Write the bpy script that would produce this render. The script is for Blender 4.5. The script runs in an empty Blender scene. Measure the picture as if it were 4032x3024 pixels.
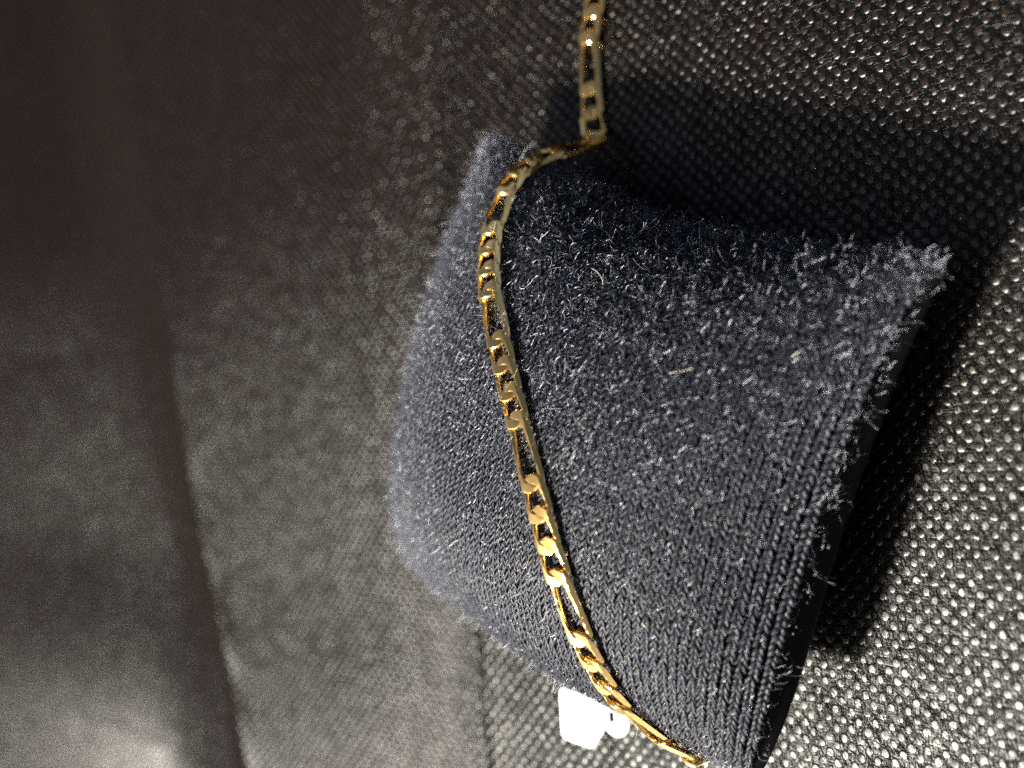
import bpy, math
import numpy as np
from mathutils import Vector, Matrix

# ------------------------------------------------------------------ set-up
# Everything below is measured in centimetres and scaled to metres (S) when it is built.
S = 0.01
sc = bpy.context.scene
COL = sc.collection
RNG = np.random.default_rng(7)

# camera: looks down at 44 degrees across the black cloth, the far side of the cloth on the picture's left
ELEV, DIST = math.radians(44), 11.7
cam_d = bpy.data.cameras.new('camera')
cam = bpy.data.objects.new('camera', cam_d)
COL.objects.link(cam)
CAM = np.array([DIST*math.cos(ELEV), 0.0, DIST*math.sin(ELEV)])
fwd = Vector((-math.cos(ELEV), 0, -math.sin(ELEV)))
rgt = Vector((math.sin(ELEV), 0, -math.cos(ELEV)))
upv = Vector((0, 1, 0))
cam.matrix_world = Matrix.Translation(Vector(CAM)*S) @ Matrix((rgt, upv, -fwd)).transposed().to_4x4()
cam_d.sensor_width = 36.0
cam_d.lens = 36.0*4500/4032
cam_d.clip_start = 0.002
cam_d.clip_end = 20.0
cam_d.dof.use_dof = True
cam_d.dof.focus_distance = 8.8*S
cam_d.dof.aperture_fstop = 18.0
cam_d.dof.aperture_blades = 0
sc.camera = cam

# sun and sky
SUN_EL = math.radians(46)
SUN_AZ = math.atan2(-0.91, -0.41)              # direction from the cloth to the sun (world x, y)
sun_dir = Vector((math.cos(SUN_EL)*math.cos(SUN_AZ), math.cos(SUN_EL)*math.sin(SUN_AZ), math.sin(SUN_EL)))
w = bpy.data.worlds.new("World")
sc.world = w
w.use_nodes = True
nt = w.node_tree
sky = nt.nodes.new('ShaderNodeTexSky')
sky.sky_type = 'NISHITA'
sky.sun_disc = False
sky.air_density = 0.15
sky.dust_density = 2.5
sky.ozone_density = 0.5
sky.sun_elevation = SUN_EL
sky.sun_rotation = math.pi/2 - SUN_AZ
bg = nt.nodes['Background']
bg.inputs['Strength'].default_value = 0.05
nt.links.new(sky.outputs[0], bg.inputs['Color'])
sun_d = bpy.data.lights.new('sun', 'SUN')
sun_d.energy = 5.0
sun_d.angle = math.radians(7.0)
sun_d.color = (1.0, 0.96, 0.90)
sun = bpy.data.objects.new('sun', sun_d)
COL.objects.link(sun)
sun.rotation_euler = sun_dir.to_track_quat('Z', 'Y').to_euler()
sun.location = sun_dir*0.5

sc.view_settings.view_transform = 'Standard'
sc.view_settings.look = 'None'
sc.view_settings.gamma = 1
sc.view_settings.exposure = 2.6
sc.cycles.use_denoising = False
sc.cycles.max_bounces = 8
sc.cycles.sample_clamp_indirect = 4
sc.cycles_curves.shape = 'THICK'


# ------------------------------------------------------------------ helpers
def link(o, parent=None):
    COL.objects.link(o)
    if parent is not None:
        o.parent = parent
    return o

def props(o, label=None, cat=None, group=None, kind=None):
    for k, v in (('label', label), ('category', cat), ('group', group), ('kind', kind)):
        if v:
            o[k] = v

def make_mesh(name, verts, faces, mat, parent=None, smooth=True):
    """verts (n,3) in cm; faces: list of (m,k) int arrays (k = 3 or 4)"""
    me = bpy.data.meshes.new(name)
    v = np.asarray(verts, np.float32)*S
    me.vertices.add(len(v))
    me.vertices.foreach_set('co', v.ravel())
    if not isinstance(faces, (list, tuple)):
        faces = [faces]
    loops = np.concatenate([f.ravel() for f in faces]).astype(np.int32)
    sizes = np.concatenate([np.full(len(f), f.shape[1], np.int32) for f in faces])
    starts = np.concatenate([[0], np.cumsum(sizes)[:-1]]).astype(np.int32)
    me.loops.add(len(loops))
    me.loops.foreach_set('vertex_index', loops)
    me.polygons.add(len(sizes))
    me.polygons.foreach_set('loop_start', starts)
    me.polygons.foreach_set('loop_total', sizes)
    me.update(calc_edges=True)
    me.validate()
    me.polygons.foreach_set('use_smooth', np.full(len(me.polygons), smooth))
    if mat:
        me.materials.append(mat)
    o = bpy.data.objects.new(name, me)
    return link(o, parent)

def grid_faces(nu, nv, wrap_u=False, wrap_v=False):
    iu = np.arange(nu if wrap_u else nu-1)
    iv = np.arange(nv if wrap_v else nv-1)
    a, b = np.meshgrid(iu, iv, indexing='ij')
    a2, b2 = (a+1) % nu, (b+1) % nv
    return np.stack([a*nv+b, a2*nv+b, a2*nv+b2, a*nv+b2], -1).reshape(-1, 4)

def make_hair(name, pts, radii, mat, parent):
    """pts (k,n,3) cm, radii (k,n) cm -> one hair-curves object"""
    k, n = pts.shape[:2]
    hc = bpy.data.hair_curves.new(name)
    hc.add_curves([n]*k)
    hc.attributes['position'].data.foreach_set('vector', (pts.reshape(-1, 3)*S).astype(np.float32).ravel())
    at = hc.attributes.get('radius') or hc.attributes.new('radius', 'FLOAT', 'POINT')
    at.data.foreach_set('value', (radii.ravel()*S).astype(np.float32))
    hc.materials.append(mat)
    return link(bpy.data.objects.new(name, hc), parent)

def unit(a):
    return a/np.maximum(np.linalg.norm(a, axis=-1, keepdims=True), 1e-9)

def sstep(x, a, b):
    t = np.clip((x-a)/(b-a), 0, 1)
    return t*t*(3-2*t)

def material(name, base, rough=0.5, metallic=0.0, spec=0.5):
    m = bpy.data.materials.new(name)
    m.use_nodes = True
    b = m.node_tree.nodes['Principled BSDF']
    b.inputs['Base Color'].default_value = (*base, 1)
    b.inputs['Roughness'].default_value = rough
    b.inputs['Metallic'].default_value = metallic
    b.inputs['Specular IOR Level'].default_value = spec
    return m, m.node_tree, b

def node(nt, typ, **kw):
    n = nt.nodes.new(typ)
    for k, v in kw.items():
        if k in n.inputs:
            n.inputs[k].default_value = v
        else:
            setattr(n, k, v)
    return n

def coords(nt, scale=(1, 1, 1), rot=(0, 0, 0)):
    tc = nt.nodes.new('ShaderNodeTexCoord')
    mp = nt.nodes.new('ShaderNodeMapping')
    mp.inputs['Scale'].default_value = scale
    mp.inputs['Rotation'].default_value = rot
    nt.links.new(tc.outputs['Object'], mp.inputs['Vector'])
    return mp.outputs['Vector']

# smooth pseudo noise from a few random sine waves
_ph = RNG.uniform(0, 6.28, (3, 24)); _an = RNG.uniform(0, 6.28, 24); _fr = RNG.uniform(0.6, 1.7, 24)
def wob(x, y, f=1.0, k=0):
    r = 0
    for i in range(8):
        j = i+8*k
        r = r+np.sin(f*_fr[j]*(x*np.cos(_an[j])+y*np.sin(_an[j]))+_ph[0, j])
    return r/4.0


# ------------------------------------------------------------------ materials
def soft_gloss(name, base, gloss, rough):
    """dull fibre body plus a soft satin sheen without long tails (Beckmann)"""
    m = bpy.data.materials.new(name)
    m.use_nodes = True
    nt = m.node_tree
    nt.nodes.remove(nt.nodes['Principled BSDF'])
    df = node(nt, 'ShaderNodeBsdfDiffuse', Color=(*base, 1))
    gl = nt.nodes.new('ShaderNodeBsdfAnisotropic')
    gl.distribution = 'BECKMANN'
    gl.inputs['Color'].default_value = (*gloss, 1)
    gl.inputs['Roughness'].default_value = rough
    ad = nt.nodes.new('ShaderNodeAddShader')
    nt.links.new(df.outputs[0], ad.inputs[0]); nt.links.new(gl.outputs[0], ad.inputs[1])
    nt.links.new(ad.outputs[0], nt.nodes['Material Output'].inputs['Surface'])
    return m, nt, df, gl

def fabric_material(name, base, gloss, rough, bump, dist, amp):
    m, nt, df, gl = soft_gloss(name, base, gloss, rough)
    L = nt.links
    n1 = node(nt, 'ShaderNodeTexNoise', Scale=1.0, Detail=4.0, Roughness=0.6)
    L.new(coords(nt, (9000, 1400, 3000), (0, 0, math.radians(35))), n1.inputs['Vector'])
    n2 = node(nt, 'ShaderNodeTexNoise', Scale=1.0, Detail=4.0, Roughness=0.6)
    L.new(coords(nt, (1300, 8000, 3000), (0, 0, math.radians(10))), n2.inputs['Vector'])
    mx = node(nt, 'ShaderNodeMath', operation='MAXIMUM')
    L.new(n1.outputs['Fac'], mx.inputs[0]); L.new(n2.outputs['Fac'], mx.inputs[1])
    bp = node(nt, 'ShaderNodeBump', Strength=bump, Distance=dist)
    L.new(mx.outputs[0], bp.inputs['Height'])
    for sh in (df, gl):
        L.new(bp.outputs['Normal'], sh.inputs['Normal'])
    # single fibres are shinier or duller than their neighbours; broad patches are more or less calendered
    n3 = node(nt, 'ShaderNodeTexNoise', Scale=1.0, Detail=3.0)
    L.new(coords(nt, (260, 190, 200), (0, 0, 0.5)), n3.inputs['Vector'])
    cr = node(nt, 'ShaderNodeMapRange')
    cr.inputs['From Min'].default_value = 0.46; cr.inputs['From Max'].default_value = 0.70
    cr.inputs['To Min'].default_value = 1-amp; cr.inputs['To Max'].default_value = 1+amp
    L.new(mx.outputs[0], cr.inputs['Value'])
    c3 = node(nt, 'ShaderNodeMapRange')
    c3.inputs['From Min'].default_value = 0.3; c3.inputs['From Max'].default_value = 0.7
    c3.inputs['To Min'].default_value = 0.82; c3.inputs['To Max'].default_value = 1.18
    L.new(n3.outputs['Fac'], c3.inputs['Value'])
    mu = node(nt, 'ShaderNodeMath', operation='MULTIPLY')
    L.new(cr.outputs['Result'], mu.inputs[0]); L.new(c3.outputs['Result'], mu.inputs[1])
    sv = node(nt, 'ShaderNodeVectorMath', operation='SCALE')
    sv.inputs[0].default_value = gloss
    L.new(mu.outputs[0], sv.inputs['Scale'])
    L.new(sv.outputs['Vector'], gl.inputs['Color'])
    return m

M_CLOTH = fabric_material('black_nonwoven', (0.0012, 0.0011, 0.0009), (0.0295, 0.0298, 0.0280), 0.475, 0.5, 0.00004, 1.0)
M_DOT = fabric_material('black_nonwoven_dot', (0.0050, 0.0028, 0.0015), (0.058, 0.058, 0.055), 0.45, 0.4, 0.00003, 0.35)  # warm base paints the orange glow of shaded dots into their colour
M_FIBRE = soft_gloss('nonwoven_fibre', (0.002, 0.0018, 0.0016), (0.017, 0.017, 0.016), 0.34)[0]

M_CORE, _, _ = material('cushion_core', (0.0012, 0.0012, 0.0018), 0.8, spec=0.1)
M_YARN, ntY, bY = material('navy_yarn', (0.0030, 0.0036, 0.0062), 0.45, spec=0.26)
bY.inputs['Sheen Weight'].default_value = 0.055
bY.inputs['Sheen Roughness'].default_value = 0.4
nz = node(ntY, 'ShaderNodeTexNoise', Scale=1.0, Detail=3.0)
ntY.links.new(coords(ntY, (9000, 2500, 9000)), nz.inputs['Vector'])
bp = node(ntY, 'ShaderNodeBump', Strength=0.8, Distance=0.0001)
ntY.links.new(nz.outputs['Fac'], bp.inputs['Height'])
ntY.links.new(bp.outputs['Normal'], bY.inputs['Normal'])
def hair_material(name, color, rough, radial, ior):
    m = bpy.data.materials.new(name)
    m.use_nodes = True
    h = m.node_tree.nodes.new('ShaderNodeBsdfHairPrincipled')
    h.parametrization = 'COLOR'
    h.inputs['Color'].default_value = (*color, 1)
    h.inputs['Roughness'].default_value = rough
    h.inputs['IOR'].default_value = ior
    h.inputs['Radial Roughness'].default_value = radial
    m.node_tree.links.new(h.outputs[0], m.node_tree.nodes['Material Output'].inputs['Surface'])
    return m
M_FUZZ = hair_material('navy_fuzz', (0.010, 0.012, 0.019), 0.25, 0.4, 1.27)
M_SHINE = hair_material('navy_fuzz_shiny', (0.22, 0.25, 0.33), 0.16, 0.3, 1.38)  # much paler than the navy yarn: part of its glints is painted into the strand colour
M_LINT, _, _ = material('pale_lint', (0.55, 0.50, 0.38), 0.5)

M_GOLD, ntG, bG = material('polished_gold', (1.0, 0.66, 0.21), 0.13, 1.0)
nzg = node(ntG, 'ShaderNodeTexNoise', Scale=1.0, Detail=5.0)
ntG.links.new(coords(ntG, (9000, 2600, 5000)), nzg.inputs['Vector'])
mr = node(ntG, 'ShaderNodeMapRange')
mr.inputs['From Min'].default_value = 0.35; mr.inputs['From Max'].default_value = 0.7
mr.inputs['To Min'].default_value = 0.09; mr.inputs['To Max'].default_value = 0.19
ntG.links.new(nzg.outputs['Fac'], mr.inputs['Value'])
ntG.links.new(mr.outputs['Result'], bG.inputs['Roughness'])
M_TAG, _, _ = material('white_plastic', (0.86, 0.86, 0.84), 0.4)


# ------------------------------------------------------------------ the black cloth on the ground
def line_x(y, p, q):
    return p[0]+(y-p[1])*(q[0]-p[0])/(q[1]-p[1])

def zg(x, y):
    x = np.asarray(x, float); y = np.asarray(y, float)
    z = 0.012*wob(x, y, 0.55)*sstep(-x, -3, 3)+0.006*wob(x, y, 1.3, 1)
    # near fold: the cloth in front ends in a soft step down (only towards the picture's lower edge)
    l1 = line_x(y, (-0.54, -2.5), (-0.25, -3.99))+0.05*np.sin(2.1*y)
    a1 = 0.36*(1-sstep(y, -3.4, 2.5))
    z = z-a1*sstep(l1-x, 0.0, 0.36)+0.05*a1*np.exp(-((x-l1-0.15)/0.25)**2)
    # far fold: a crest running up the picture, a dip behind it and a second lap of cloth rising beyond
    l2 = line_x(y, (-6.96, -0.27), (-5.4, -5.16))+0.12*np.sin(0.9*y)
    s = l2-x
    a2 = 1-0.85*sstep(y, -4, 4)
    z = z+a2*(0.24*np.exp(-np.clip(-s, 0, None)/1.7)*(s <= 0)+0.24*(1-sstep(s, 0.0, 1.0))*(s > 0))
    z = z+a2*0.055*np.exp(-((s+0.05)/0.17)**2)*(1+0.25*np.sin(5*y))
    z = z-(0.05+0.17*sstep(y, -5.5, -2.5))*sstep(s, 0.2, 2.2)
    # the lap beyond the dip rises again into a broad hump
    t = np.clip(s-np.clip(0.8+0.45*(y+4.8), 0.35, 3.2), 0, 30)
    t = t/(1+(t/12)**2)
    sp = lambda q: np.logaddexp(0, q)
    z = z+0.19*t*t/(t+0.9)+sstep(s, 0.6, 3.4)*(-0.15*1.6*sp((-y-2.6)/1.6)-0.05*sp(y-0.5))
    return z

def build_cloth():
    xs = np.concatenate([np.linspace(-30, -16, 20)[:-1], np.linspace(-16, 7.5, 330), np.linspace(7.5, 18, 16)[1:]])
    ys = np.concatenate([np.linspace(-22, -10, 14)[:-1], np.linspace(-10, 10, 280), np.linspace(10, 22, 14)[1:]])
    X, Y = np.meshgrid(xs, ys, indexing='ij')
    V = np.stack([X, Y, zg(X, Y)], -1).reshape(-1, 3)
    o = make_mesh('ground_cloth', V, grid_faces(len(xs), len(ys)), M_CLOTH)
    props(o, 'black non-woven cloth embossed with small raised dots, folded at the left', None, None, 'structure')
    return o

def lattice():
    """centres of the embossed dots, staggered rows 0.7 mm apart, a little skewed as the cloth lies"""
    p = 0.14
    i, j = np.meshgrid(np.arange(-170, 70), np.arange(-150, 151), indexing='ij')
    x = (i+0.5*(j % 2))*p; y = j*p*0.5
    x = x.ravel(); y = y.ravel()
    a = math.radians(4)
    x, y = x*math.cos(a)-y*math.sin(a), x*math.sin(a)+y*math.cos(a)
    x = x+0.06*wob(x, y, 0.35, 2); y = y+0.06*wob(x+5, y-3, 0.3, 2)
    half = 2.75+np.clip(5.2-x, 0, None)*0.27+0.5
    keep = (x > -15.5) & (x < 6.0) & (np.abs(y) < half)
    return x[keep], y[keep]

def build_dots(parent):
    x, y = lattice()
    x = x+RNG.normal(0, 0.0035, len(x)); y = y+RNG.normal(0, 0.0035, len(x))
    e = 0.02
    n = unit(np.stack([-(zg(x+e, y)-zg(x-e, y))/(2*e), -(zg(x, y+e)-zg(x, y-e))/(2*e), np.ones_like(x)], -1))
    c = np.stack([x, y, zg(x, y)], -1)
    t1 = unit(np.cross(np.array([0, 1.0, 0]), n)); t2 = np.cross(n, t1)
    V = []; F = []
    base = 0
    near = x > -2.5
    for sel, seg, rings in ((near, 8, ((1.06, -0.15), (0.86, 0.72), (0.55, 0.98))), (~near, 6, ((1.06, -0.15), (0.75, 0.9)))):
        k = sel.sum()
        C, N, A, B = c[sel], n[sel], t1[sel], t2[sel]
        ra = 0.034*RNG.uniform(0.91, 1.10, k)[:, None]; rb = 0.037*RNG.uniform(0.91, 1.10, k)[:, None]
        h = 0.0036*RNG.uniform(0.7, 1.3, k)[:, None]
        tilt = RNG.normal(0, 0.035, (k, 2))
        rot = RNG.uniform(-0.3, 0.3, k)[:, None]
        ang = np.linspace(0, 2*np.pi, seg, endpoint=False)[None, :]+rot
        jag = 1+RNG.normal(0, 0.06, (k, seg))
        rows = []
        for rr, hh in rings:
            px = ra*rr*np.cos(ang)*jag; py = rb*rr*np.sin(ang)*jag
            hz = h*hh+(px*tilt[:, :1]+py*tilt[:, 1:])*(hh > 0)
            rows.append(C[:, None]+px[..., None]*A[:, None]+py[..., None]*B[:, None]+hz[..., None]*N[:, None])
        top = C+N*h*1.0
        nr = len(rings)
        P = np.concatenate(rows+[top[:, None]], 1)              # (k, nr*seg+1, 3)
        m = P.shape[1]
        q = []; s_i = np.arange(seg); s_n = (s_i+1) % seg
        for r in range(nr-1):
            q.append(np.stack([r*seg+s_i, r*seg+s_n, (r+1)*seg+s_n, (r+1)*seg+s_i], -1))
        q = np.concatenate(q)
        tr = np.stack([(nr-1)*seg+s_i, (nr-1)*seg+s_n, np.full(seg, nr*seg)], -1)
        off = (base+np.arange(k)*m)[:, None, None]
        F.append((q[None]+off).reshape(-1, 4)); F.append((tr[None]+off).reshape(-1, 3))
        V.append(P.reshape(-1, 3)); base += k*m
    o = make_mesh('embossed_dot', np.concatenate(V), F, M_DOT, parent)
    props(o, kind='stuff')

def build_cloth_fibres(parent):
    k = 42000
    x = 5.8-7.0*RNG.random(k)**1.25
    half = 2.9+np.clip(5.2-x, 0, None)*0.27
    y = (RNG.random(k)*2-1)*half
    ang = np.where(RNG.random(k) < 0.72, RNG.normal(math.radians(-52), 0.35, k), RNG.uniform(0, np.pi, k))
    ln = RNG.uniform(0.05, 0.20, k)
    n = 5
    t = np.linspace(-0.5, 0.5, n)[None]
    bend = RNG.normal(0, 0.9, k)[:, None]
    a = ang[:, None]+bend*t
    px = x[:, None]+ln[:, None]*t*np.cos(a); py = y[:, None]+ln[:, None]*t*np.sin(a)
    pz = zg(px, py)+0.0012+RNG.uniform(0, 0.006, k)[:, None]*(1-4*t*t)
    P = np.stack([px, py, pz], -1)
    R = np.broadcast_to(RNG.uniform(0.0010, 0.0018, k)[:, None], (k, n))
    o = make_hair('loose_fibre', P, R, M_FIBRE, parent)
    props(o, kind='stuff')


# ------------------------------------------------------------------ the cushion
CORN = {'TL': (0.34, 2.42, 0.58), 'TR': (5.02, 0.86, 0.84), 'BR': (3.72, -3.24, 0.92), 'BL': (-1.02, -1.72, 0.75)}
TL, TR, BR, BL = (np.array(CORN[k]) for k in ('TL', 'TR', 'BR', 'BL'))
H_TOP = 1.28

def prof(u):
    return np.clip(1-np.abs(u)**2.3, 0, 1)**0.62

def base_pt(u, v):
    """bilinear patch between the four corners, edges bowed inwards; u: left to right, v: bottom to top"""
    uu = u*(1-np.where(u > 0, 0.085, 0.02)*(1-v**2)); vv = v*(1-np.where(v > 0, 0.125*(0.3+0.7*sstep(u, -0.7, 0.1)), 0.02)*(1-u**2))
    # the bracelet pulls the edges in where it goes round them
    vv = vv-0.015*np.exp(-((u+0.55)/0.22)**2)*sstep(v, 0.3, 1)+0.045*np.exp(-((u-0.62)/0.35)**2)*sstep(-v, 0.3, 1)
    # the two lower corners are rounded off
    cut = 0.10*(np.clip(u, 0, 1)*np.clip(-v, 0, 1))**3; cu2 = 0.06*(np.clip(-u, 0, 1)*np.clip(-v, 0, 1))**3
    uu = uu-cut+cu2; vv = vv+cut+cu2
    a = ((uu+1)/2)[..., None]; b = ((vv+1)/2)[..., None]
    return (1-a)*(1-b)*BL+a*(1-b)*BR+a*b*TR+(1-a)*b*TL

def top_pt(u, v):
    u = np.asarray(u, float); v = np.asarray(v, float)
    P = base_pt(u, v)
    h = H_TOP*prof(u)*prof(v)+0.05
    P = P.copy(); P[..., 2] += h+0.03*wob(P[..., 0], P[..., 1], 2.0, 1)*prof(u)*prof(v)
    return P

def bot_pt(u, v):
    P = base_pt(u, v).copy()
    P[..., 2] = np.maximum(P[..., 2]-1.0*prof(u)*prof(v)-0.05, 0.03+zg(P[..., 0], P[..., 1]))
    return P

def top_frame(u, v):
    e = 0.004
    P = top_pt(u, v)
    uc = np.clip(u, -1+2*e, 1-2*e); vc = np.clip(v, -1+2*e, 1-2*e)
    Tu = unit(top_pt(uc+e, vc)-top_pt(uc-e, vc)); Tv = unit(top_pt(uc, vc+e)-top_pt(uc, vc-e))
    N = unit(np.cross(Tu, Tv))
    return P, Tu, Tv, N

def dense(n):
    return np.sin(np.linspace(-np.pi/2, np.pi/2, n))

def build_cushion():
    root = link(bpy.data.objects.new('cushion', None))
    root.location = Vector((2.1, -0.5, 0.0))*S
    root.empty_display_size = 0.01
    off = np.array([2.1, -0.5, 0.0])
    props(root, 'small square navy knitted cushion with fuzzy cover lying on the black dotted cloth', 'cushion')
    n = 70
    U, V = np.meshgrid(dense(n), dense(n), indexing='ij')
    P, Tu, Tv, N = top_frame(U, V)
    A = (P-N*0.03).reshape(-1, 3); B = bot_pt(U, V).reshape(-1, 3)
    f = grid_faces(n, n)
    idx = np.arange(n*n).reshape(n, n)
    rim = np.concatenate([idx[:-1, 0], idx[-1, :-1], idx[:0:-1, -1], idx[0, :0:-1]])
    r2 = np.roll(rim, -1)
    side = np.stack([rim, rim+n*n, r2+n*n, r2], -1)
    make_mesh('cover', np.concatenate([A, B])-off, [np.concatenate([f, f[:, ::-1]+n*n, side])], M_CORE, root)
    build_stitches(root, off)
    build_fuzz(root, off)
    return root

def build_stitches(root, off):
    """each knit stitch is a V of two plump yarn legs, in columns that run from the bottom edge to the top edge"""
    nc, nr = 72, 74
    segs, sides = 4, 5
    uu = []; vv = []; sg = []
    for c in range(nc):
        for s in (-1, 1):
            uu.append(np.full(nr, (c+0.5)/nc*2-1)); vv.append((np.arange(nr)+0.5)/nr*2-1); sg.append(np.full(nr, s))
    u = np.concatenate(uu); v = np.concatenate(vv); s = np.concatenate(sg)
    k = len(u)
    u = u*0.985; v = v*0.985
    P, Tu, Tv, N = top_frame(u, v)
    w_ = 2/nc; du = 0.0225*0.5
    # column width in cm varies with the patch; place legs either side of the column centre
    wid = np.linalg.norm(top_pt(np.clip(u+w_/2, -1, 1), v)-top_pt(np.clip(u-w_/2, -1, 1), v), axis=-1)
    hei = np.linalg.norm(top_pt(u, np.clip(v+1/nr, -1, 1))-top_pt(u, np.clip(v-1/nr, -1, 1)), axis=-1)
    jit = RNG.normal(0, 1, (k, 3))
    ctr = P+Tu*(s*wid*0.17)[:, None]+Tu*(jit[:, :1]*0.004)+Tv*(jit[:, 1:2]*0.004)
    # the legs of a V lean outwards going down (towards -v): an upside-down V seen with the top edge up
    axis = unit(Tv*1.0-Tu*(s*0.42*(1+0.25*jit[:, 2]))[:, None]+N*(-0.18))
    side = unit(np.cross(N, axis)); nn = np.cross(axis, side)
    L = (hei*1.9)[:, None]; R = (wid*0.165*RNG.uniform(0.85, 1.1, k))[:, None]
    rad = np.array([0.30, 0.85, 1.0, 0.82, 0.28])
    tt = np.linspace(-0.5, 0.5, segs+1)
    ang = np.linspace(0, 2*np.pi, sides, endpoint=False)
    rows = []
    for t, r in zip(tt, rad):
        cc = ctr+axis*L*t+nn*(R*(0.35-1.8*t*t))
        for a in ang:
            rows.append(cc+side*R*r*math.cos(a)+nn*R*r*0.85*math.sin(a))
    Vv = np.stack(rows, 1)
    m = Vv.shape[1]
    f = grid_faces(segs+1, sides, wrap_v=True)
    F = (f[None]+(np.arange(k)*m)[:, None, None]).reshape(-1, 4)
    o = make_mesh('knit_stitch', Vv.reshape(-1, 3)-off, [F], M_YARN, root)
    props(o, kind='stuff')

def fuzz_strands(k, u, v, ln, lift, n=6, curl=2.2, along=None):
    P, Tu, Tv, N = top_frame(u, v)
    a = RNG.uniform(0, 2*np.pi, k)
    flat = Tu*np.cos(a)[:, None]+Tv*np.sin(a)[:, None]
    if along is not None:                                  # combed along the legs of the knit
        sg, wt = along
        sgn = np.where(RNG.random(k) < 0.5, 1.0, -1.0)
        leg = unit((Tv-Tu*(0.34*sg)[:, None])*sgn[:, None])
        flat = unit(flat*(1-wt)[:, None]+leg*wt[:, None]*1.6)
    d = unit(flat+N*lift[:, None])
    ax = unit(RNG.normal(0, 1, (k, 3)))
    pts = [P+N*0.010+Tu*RNG.normal(0, 0.004, (k, 1))]
    w = RNG.normal(0, curl, k)/(n-1)
    for i in range(n-1):
        d = unit(d+np.cross(ax, d)*w[:, None]+RNG.normal(0, 0.12, (k, 3)))
        pts.append(pts[-1]+d*(ln/(n-1))[:, None])
    return np.stack(pts, 1)

def build_fuzz(root, off):
    nc = 72
    for name, k, mat, r0, r1, l0, l1 in (('fuzz', 11000, M_FUZZ, 0.0010, 0.0018, 0.04, 0.10), ('yarn_fibre', 11000, M_FUZZ, 0.0026, 0.0042, 0.022, 0.050),
                                         ('shiny_fuzz', 12000, M_SHINE, 0.0016, 0.0030, 0.022, 0.055)):
        v = RNG.uniform(-1, 1, k)
        sg = np.where(RNG.random(k) < 0.5, -1.0, 1.0)
        u = ((RNG.integers(0, nc, k)+0.5)/nc*2-1)*0.985+sg*0.16*2/nc+RNG.normal(0, 0.004, k)
        u = np.where(RNG.random(k) < 0.12, RNG.uniform(-1, 1, k), u)
        keep = (v+0.35*u > -0.15) | (RNG.random(k) < 0.55) | (u < -0.3)
        u, v, sg = u[keep], v[keep], sg[keep]; k = len(u)
        # the nap is combed along the knit near the lower edge and curls freely towards the upper one
        wild = sstep(v+0.15*u, 0.25, 1.0)
        P = fuzz_strands(k, u, v, RNG.uniform(l0, l1, k)*(0.85+0.5*wild), RNG.uniform(0.05, 0.45, k)+0.8*wild*RNG.random(k), along=(sg, 0.92*(1-0.75*wild)))
        R = np.linspace(1, 0.55, 6)[None]*RNG.uniform(r0, r1, k)[:, None]
        o = make_hair(name, P-off, R, mat, root); props(o, kind='stuff')
    # longer flyaways, most along the edges
    k = 5200
    edge = RNG.random(k) < 0.30
    u = RNG.uniform(-1, 1, k); v = RNG.uniform(-1, 1, k)
    v = np.where(RNG.random(k) < 0.6, 0.98-1.0*RNG.random(k)**1.6, v)
    side = RNG.integers(0, 4, k)
    rim = 0.995-0.10*RNG.random(k)**2
    u = np.where(edge & (side == 0), -rim, np.where(edge & (side == 1), rim, u))
    v = np.where(edge & (side == 2), -rim, np.where(edge & (side == 3), rim, v))
    P = fuzz_strands(k, u, v, RNG.uniform(0.05, 0.17, k), RNG.uniform(0.2, 1.2, k), 8, 2.4)
    R = np.broadcast_to(RNG.uniform(0.0009, 0.0018, k)[:, None], (k, 8))
    o = make_hair('flyaway_fibre', P-off, R, M_SHINE, root); props(o, kind='stuff')
    k = 26
    P = fuzz_strands(k, RNG.uniform(-0.9, 0.95, k), RNG.uniform(-0.95, 0.9, k), RNG.uniform(0.06, 0.2, k), RNG.uniform(0.2, 0.8, k), 8, 3.5)
    R = np.broadcast_to(RNG.uniform(0.0008, 0.0014, k)[:, None], (k, 8))
    o = make_hair('pale_lint', P+np.array([0, 0, 0.03])-off, R, M_LINT, root); props(o, kind='stuff')


# ------------------------------------------------------------------ the gold figaro bracelet
WIRE, HALF_W = 0.0315, 0.103
PITCH = {'short': 0.235, 'long': 0.50}

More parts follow.
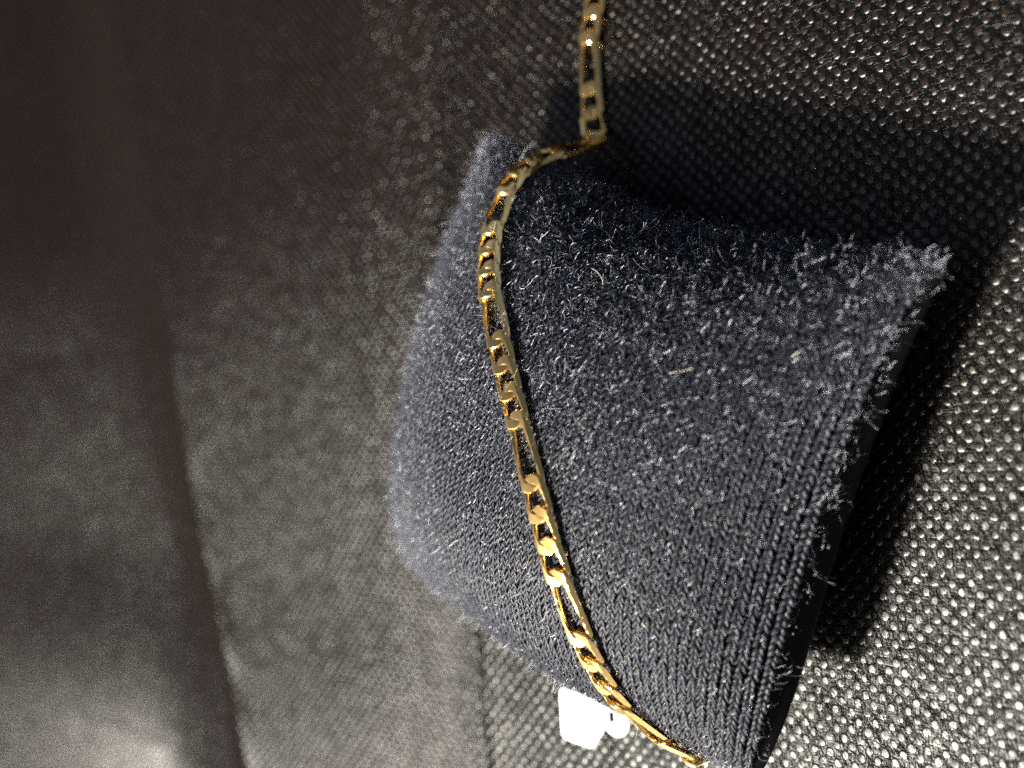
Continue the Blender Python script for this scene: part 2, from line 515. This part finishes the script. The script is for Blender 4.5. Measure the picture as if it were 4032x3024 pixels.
def link_mesh(kind):
    """a twisted oval ring of round wire, ground flat on its faces and bevelled along its shoulders"""
    A = (PITCH[kind]+2*WIRE)/2
    B = HALF_W
    n, m = (72, 18) if kind == 'short' else (104, 18)
    # stadium-like outline sampled evenly along its length
    th = np.linspace(0, 2*np.pi, 2000, endpoint=False)
    cx = (A-B)*np.clip(np.cos(th)*1.6, -1, 1)+B*np.sign(np.cos(th))*np.abs(np.cos(th))**1.0
    cy = B*np.sin(th)
    P = np.stack([cx, cy], -1)
    d = np.linalg.norm(np.roll(P, -1, 0)-P, axis=1); s = np.concatenate([[0], np.cumsum(d)])
    q = np.linspace(0, s[-1], n, endpoint=False)
    cx = np.interp(q, s, np.append(cx, cx[0])); cy = np.interp(q, s, np.append(cy, cy[0]))
    cz = TWIST*0.030*(cx/A)*(cy/B)*1.25
    C = np.stack([cx, cy, cz], -1)
    T = unit(np.roll(C, -1, 0)-np.roll(C, 1, 0))
    Z = np.array([0, 0, 1.0])
    O = unit(np.cross(T, Z)); N = np.cross(O, T)
    ang = np.linspace(0, 2*np.pi, m, endpoint=False)
    rr = WIRE*(1.10+0.30*np.abs(cx/A)**6)[:, None, None]
    V = C[:, None]+rr*(O[:, None]*np.cos(ang)[None, :, None]+N[:, None]*np.sin(ang)[None, :, None])
    V = V.reshape(-1, 3)
    CZ = np.repeat(cz, m)
    for sgn in (1, -1):
        for nrm, lim in ((np.array([0, 0, sgn*1.0]), 0.028+0.42*sgn*CZ), (np.array([0, math.sin(0.74), sgn*math.cos(0.74)]), 0.0835+0.30*sgn*CZ), (np.array([0, -math.sin(0.74), sgn*math.cos(0.74)]), 0.0835+0.30*sgn*CZ)):
            over = np.clip(V@nrm-lim, 0, None)
            V = V-over[:, None]*nrm
    me = bpy.data.meshes.new(kind+'_link')
    f = grid_faces(n, m, True, True)
    me.from_pydata((V*S).tolist(), [], f.tolist())
    me.validate(); me.update()
    me.polygons.foreach_set('use_smooth', np.ones(len(me.polygons), bool))
    me.set_sharp_from_angle(angle=math.radians(24))
    me.materials.append(M_GOLD)
    return me

TWIST = -1.0
# the bracelet's run over the cushion, from where it tucks under the lower edge to where it leaves over the cloth

def bracelet_path():
    pts = []; nor = []
    def add(p, n):
        pts.append(np.array(p, float)); nor.append(np.array(n, float))
    for p, n in RUN:
        add(p, n)
    pts = np.array(pts); nor = unit(np.array(nor))
    # Catmull-Rom through the points
    def cr(a):
        out = []
        for i in range(len(a)-1):
            p0, p1, p2, p3 = a[max(i-1, 0)], a[i], a[i+1], a[min(i+2, len(a)-1)]
            for t in np.linspace(0, 1, 40, endpoint=False):
                out.append(0.5*((2*p1)+(-p0+p2)*t+(2*p0-5*p1+4*p2-p3)*t*t+(-p0+3*p1-3*p2+p3)*t**3))
        out.append(a[-1])
        return np.array(out)
    P = cr(pts); N = unit(cr(nor))
    s = np.concatenate([[0], np.cumsum(np.linalg.norm(np.diff(P, axis=0), axis=1))])
    return P, N, s

def build_bracelet():
    root = link(bpy.data.objects.new('bracelet', None))
    root.empty_display_size = 0.01
    props(root, 'gold figaro chain bracelet draped over the navy cushion and trailing onto the cloth', 'bracelet')
    P, N, s = bracelet_path()
    root.location = Vector(P[len(P)//2])*S
    meshes = {k: link_mesh(k) for k in PITCH}
    def at(q):
        q = min(max(q, 0), s[-1])
        return np.array([np.interp(q, s, P[:, i]) for i in range(3)]), unit(np.array([np.interp(q, s, N[:, i]) for i in range(3)]))
    seq = ['long', 'short', 'short', 'short']
    q, i = START, FIRST
    inv = Matrix.Translation(-root.location)
    while True:
        kind = seq[i % 4]; pit = PITCH[kind]
        if q+pit > s[-1]:
            break
        a, na = at(q); b, nb = at(q+pit)
        # step so that the chord (not the arc) equals the pitch
        for _ in range(4):
            ch = np.linalg.norm(b-a)
            q2 = q+pit*pit/max(ch, 1e-6) if _ == 0 else q2+(pit-ch)
            b, nb = at(q2)
        c = (a+b)/2
        x = unit(b-a); n = na+nb; n = unit(n-x*(n@x)); y = np.cross(n, x)
        o = bpy.data.objects.new('link', meshes[kind])
        roll = RNG.normal(0, 0.035)
        y2 = y*math.cos(roll)+n*math.sin(roll); n2 = n*math.cos(roll)-y*math.sin(roll)
        M = Matrix(((x[0], y2[0], n2[0], c[0]*S), (x[1], y2[1], n2[1], c[1]*S), (x[2], y2[2], n2[2], c[2]*S), (0, 0, 0, 1)))
        link(o, root)
        o.matrix_local = inv @ M
        q = q2; i += 1
    return root


# ------------------------------------------------------------------ the white tag
def build_tag():
    """a little white plastic label: a square leaf, a neck and a rounded eyelet tab, lying on the cloth"""
    root = link(bpy.data.objects.new('price_tag', None))
    o3 = np.array([0.82, -3.19, 0.06])
    root.location = Vector(o3)*S
    root.rotation_euler = (math.radians(2), math.radians(-3), math.radians(-3))
    root.empty_display_size = 0.005
    props(root, 'small white plastic tag with a punched hole, half hidden under the cushion by the bracelet', 'tag')
    # outline in the tag's plane (x to the picture's right, y up), counter-clockwise
    hx, hy, hr = 0.63, 0.15, 0.052
    out = [(0.02, -0.235), (0.36, -0.225), (0.42, -0.19), (0.455, -0.12), (0.50, -0.06)]
    for a in np.linspace(-140, 140, 17):
        out.append((hx+0.05+0.17*math.cos(math.radians(a)), hy+0.0+0.17*math.sin(math.radians(a))))
    out += [(0.44, 0.245), (0.30, 0.25), (-0.03, 0.245), (-0.06, 0.20), (-0.02, -0.20)]
    import bmesh
    bm = bmesh.new()
    ov = [bm.verts.new((x*S, y*S, 0)) for x, y in out]
    hv = [bm.verts.new(((hx+hr*math.cos(t))*S, (hy+hr*1.15*math.sin(t))*S, 0)) for t in np.linspace(0, 2*np.pi, 20, endpoint=False)]
    ed = [bm.edges.new((l[i], l[(i+1) % len(l)])) for l in (ov, hv) for i in range(len(l))]
    bmesh.ops.triangle_fill(bm, use_beauty=True, use_dissolve=False, edges=ed)
    bmesh.ops.recalc_face_normals(bm, faces=bm.faces)
    r = bmesh.ops.extrude_face_region(bm, geom=list(bm.faces))
    bmesh.ops.translate(bm, vec=(0, 0, 0.035*S), verts=[g for g in r['geom'] if isinstance(g, bmesh.types.BMVert)])
    bmesh.ops.recalc_face_normals(bm, faces=bm.faces)
    me = bpy.data.meshes.new('leaf')
    bm.to_mesh(me); bm.free()
    me.materials.append(M_TAG)
    o = link(bpy.data.objects.new('leaf', me), root)
    bv = o.modifiers.new('bevel', 'BEVEL'); bv.width = 0.008*S; bv.segments = 2; bv.limit_method = 'ANGLE'
    # raised ring round the hole
    n, m = 28, 8
    a = np.linspace(0, 2*np.pi, n, endpoint=False); b = np.linspace(0, 2*np.pi, m, endpoint=False)
    A, B = np.meshgrid(a, b, indexing='ij')
    R = hr+0.022+0.014*np.cos(B)
    V = np.stack([hx+R*np.cos(A), hy+R*1.12*np.sin(A), 0.035+0.010*np.sin(B)], -1).reshape(-1, 3)
    make_mesh('eyelet', V, [grid_faces(n, m, True, True)], M_TAG, root)


# ------------------------------------------------------------------ build
START, FIRST = 0.935, 2
def on(u, v, lift=0.05):
    P, Tu, Tv, N = top_frame(np.array([u]), np.array([v]))
    return (P[0]+N[0]*lift, N[0])
RUN = [((3.60, -2.30, 0.22), (0, -0.2, -1)), ((3.35, -2.62, 0.50), (0, -0.6, -0.8))]
RUN += [on(u, v) for u, v in ((0.755, -0.985), (0.63, -0.965), (0.575, -0.89), (0.525, -0.75), (0.47, -0.57), (0.425, -0.44),
        (0.375, -0.335), (0.28, -0.155), (0.15, 0.035), (0.02, 0.195), (-0.145, 0.375), (-0.32, 0.535), (-0.455, 0.68),
        (-0.535, 0.79), (-0.59, 0.91), (-0.60, 0.98))]
RUN += [((1.44, 2.10, 0.62), (0.3, 0.85, 0.35)), ((1.46, 2.16, 0.42), (0.4, 0.9, 0.2)), ((1.26, 2.30, 0.13), (0.5, 0.5, 0.7)),
        ((1.15, 2.59, 0.06), (0.3, 0, 1)), ((1.13, 2.81, 0.06), (0.1, 0, 1)), ((1.10, 3.21, 0.06), (-0.1, 0, 1)), ((1.16, 3.50, 0.06), (0, 0, 1)),
        ((1.22, 3.75, 0.06), (0, 0, 1)), ((1.28, 4.13, 0.06), (0, 0, 1)), ((1.32, 4.8, 0.06), (0, 0, 1))]
cloth = build_cloth()
build_dots(cloth)
build_cloth_fibres(cloth)
build_cushion()
build_bracelet()
build_tag()
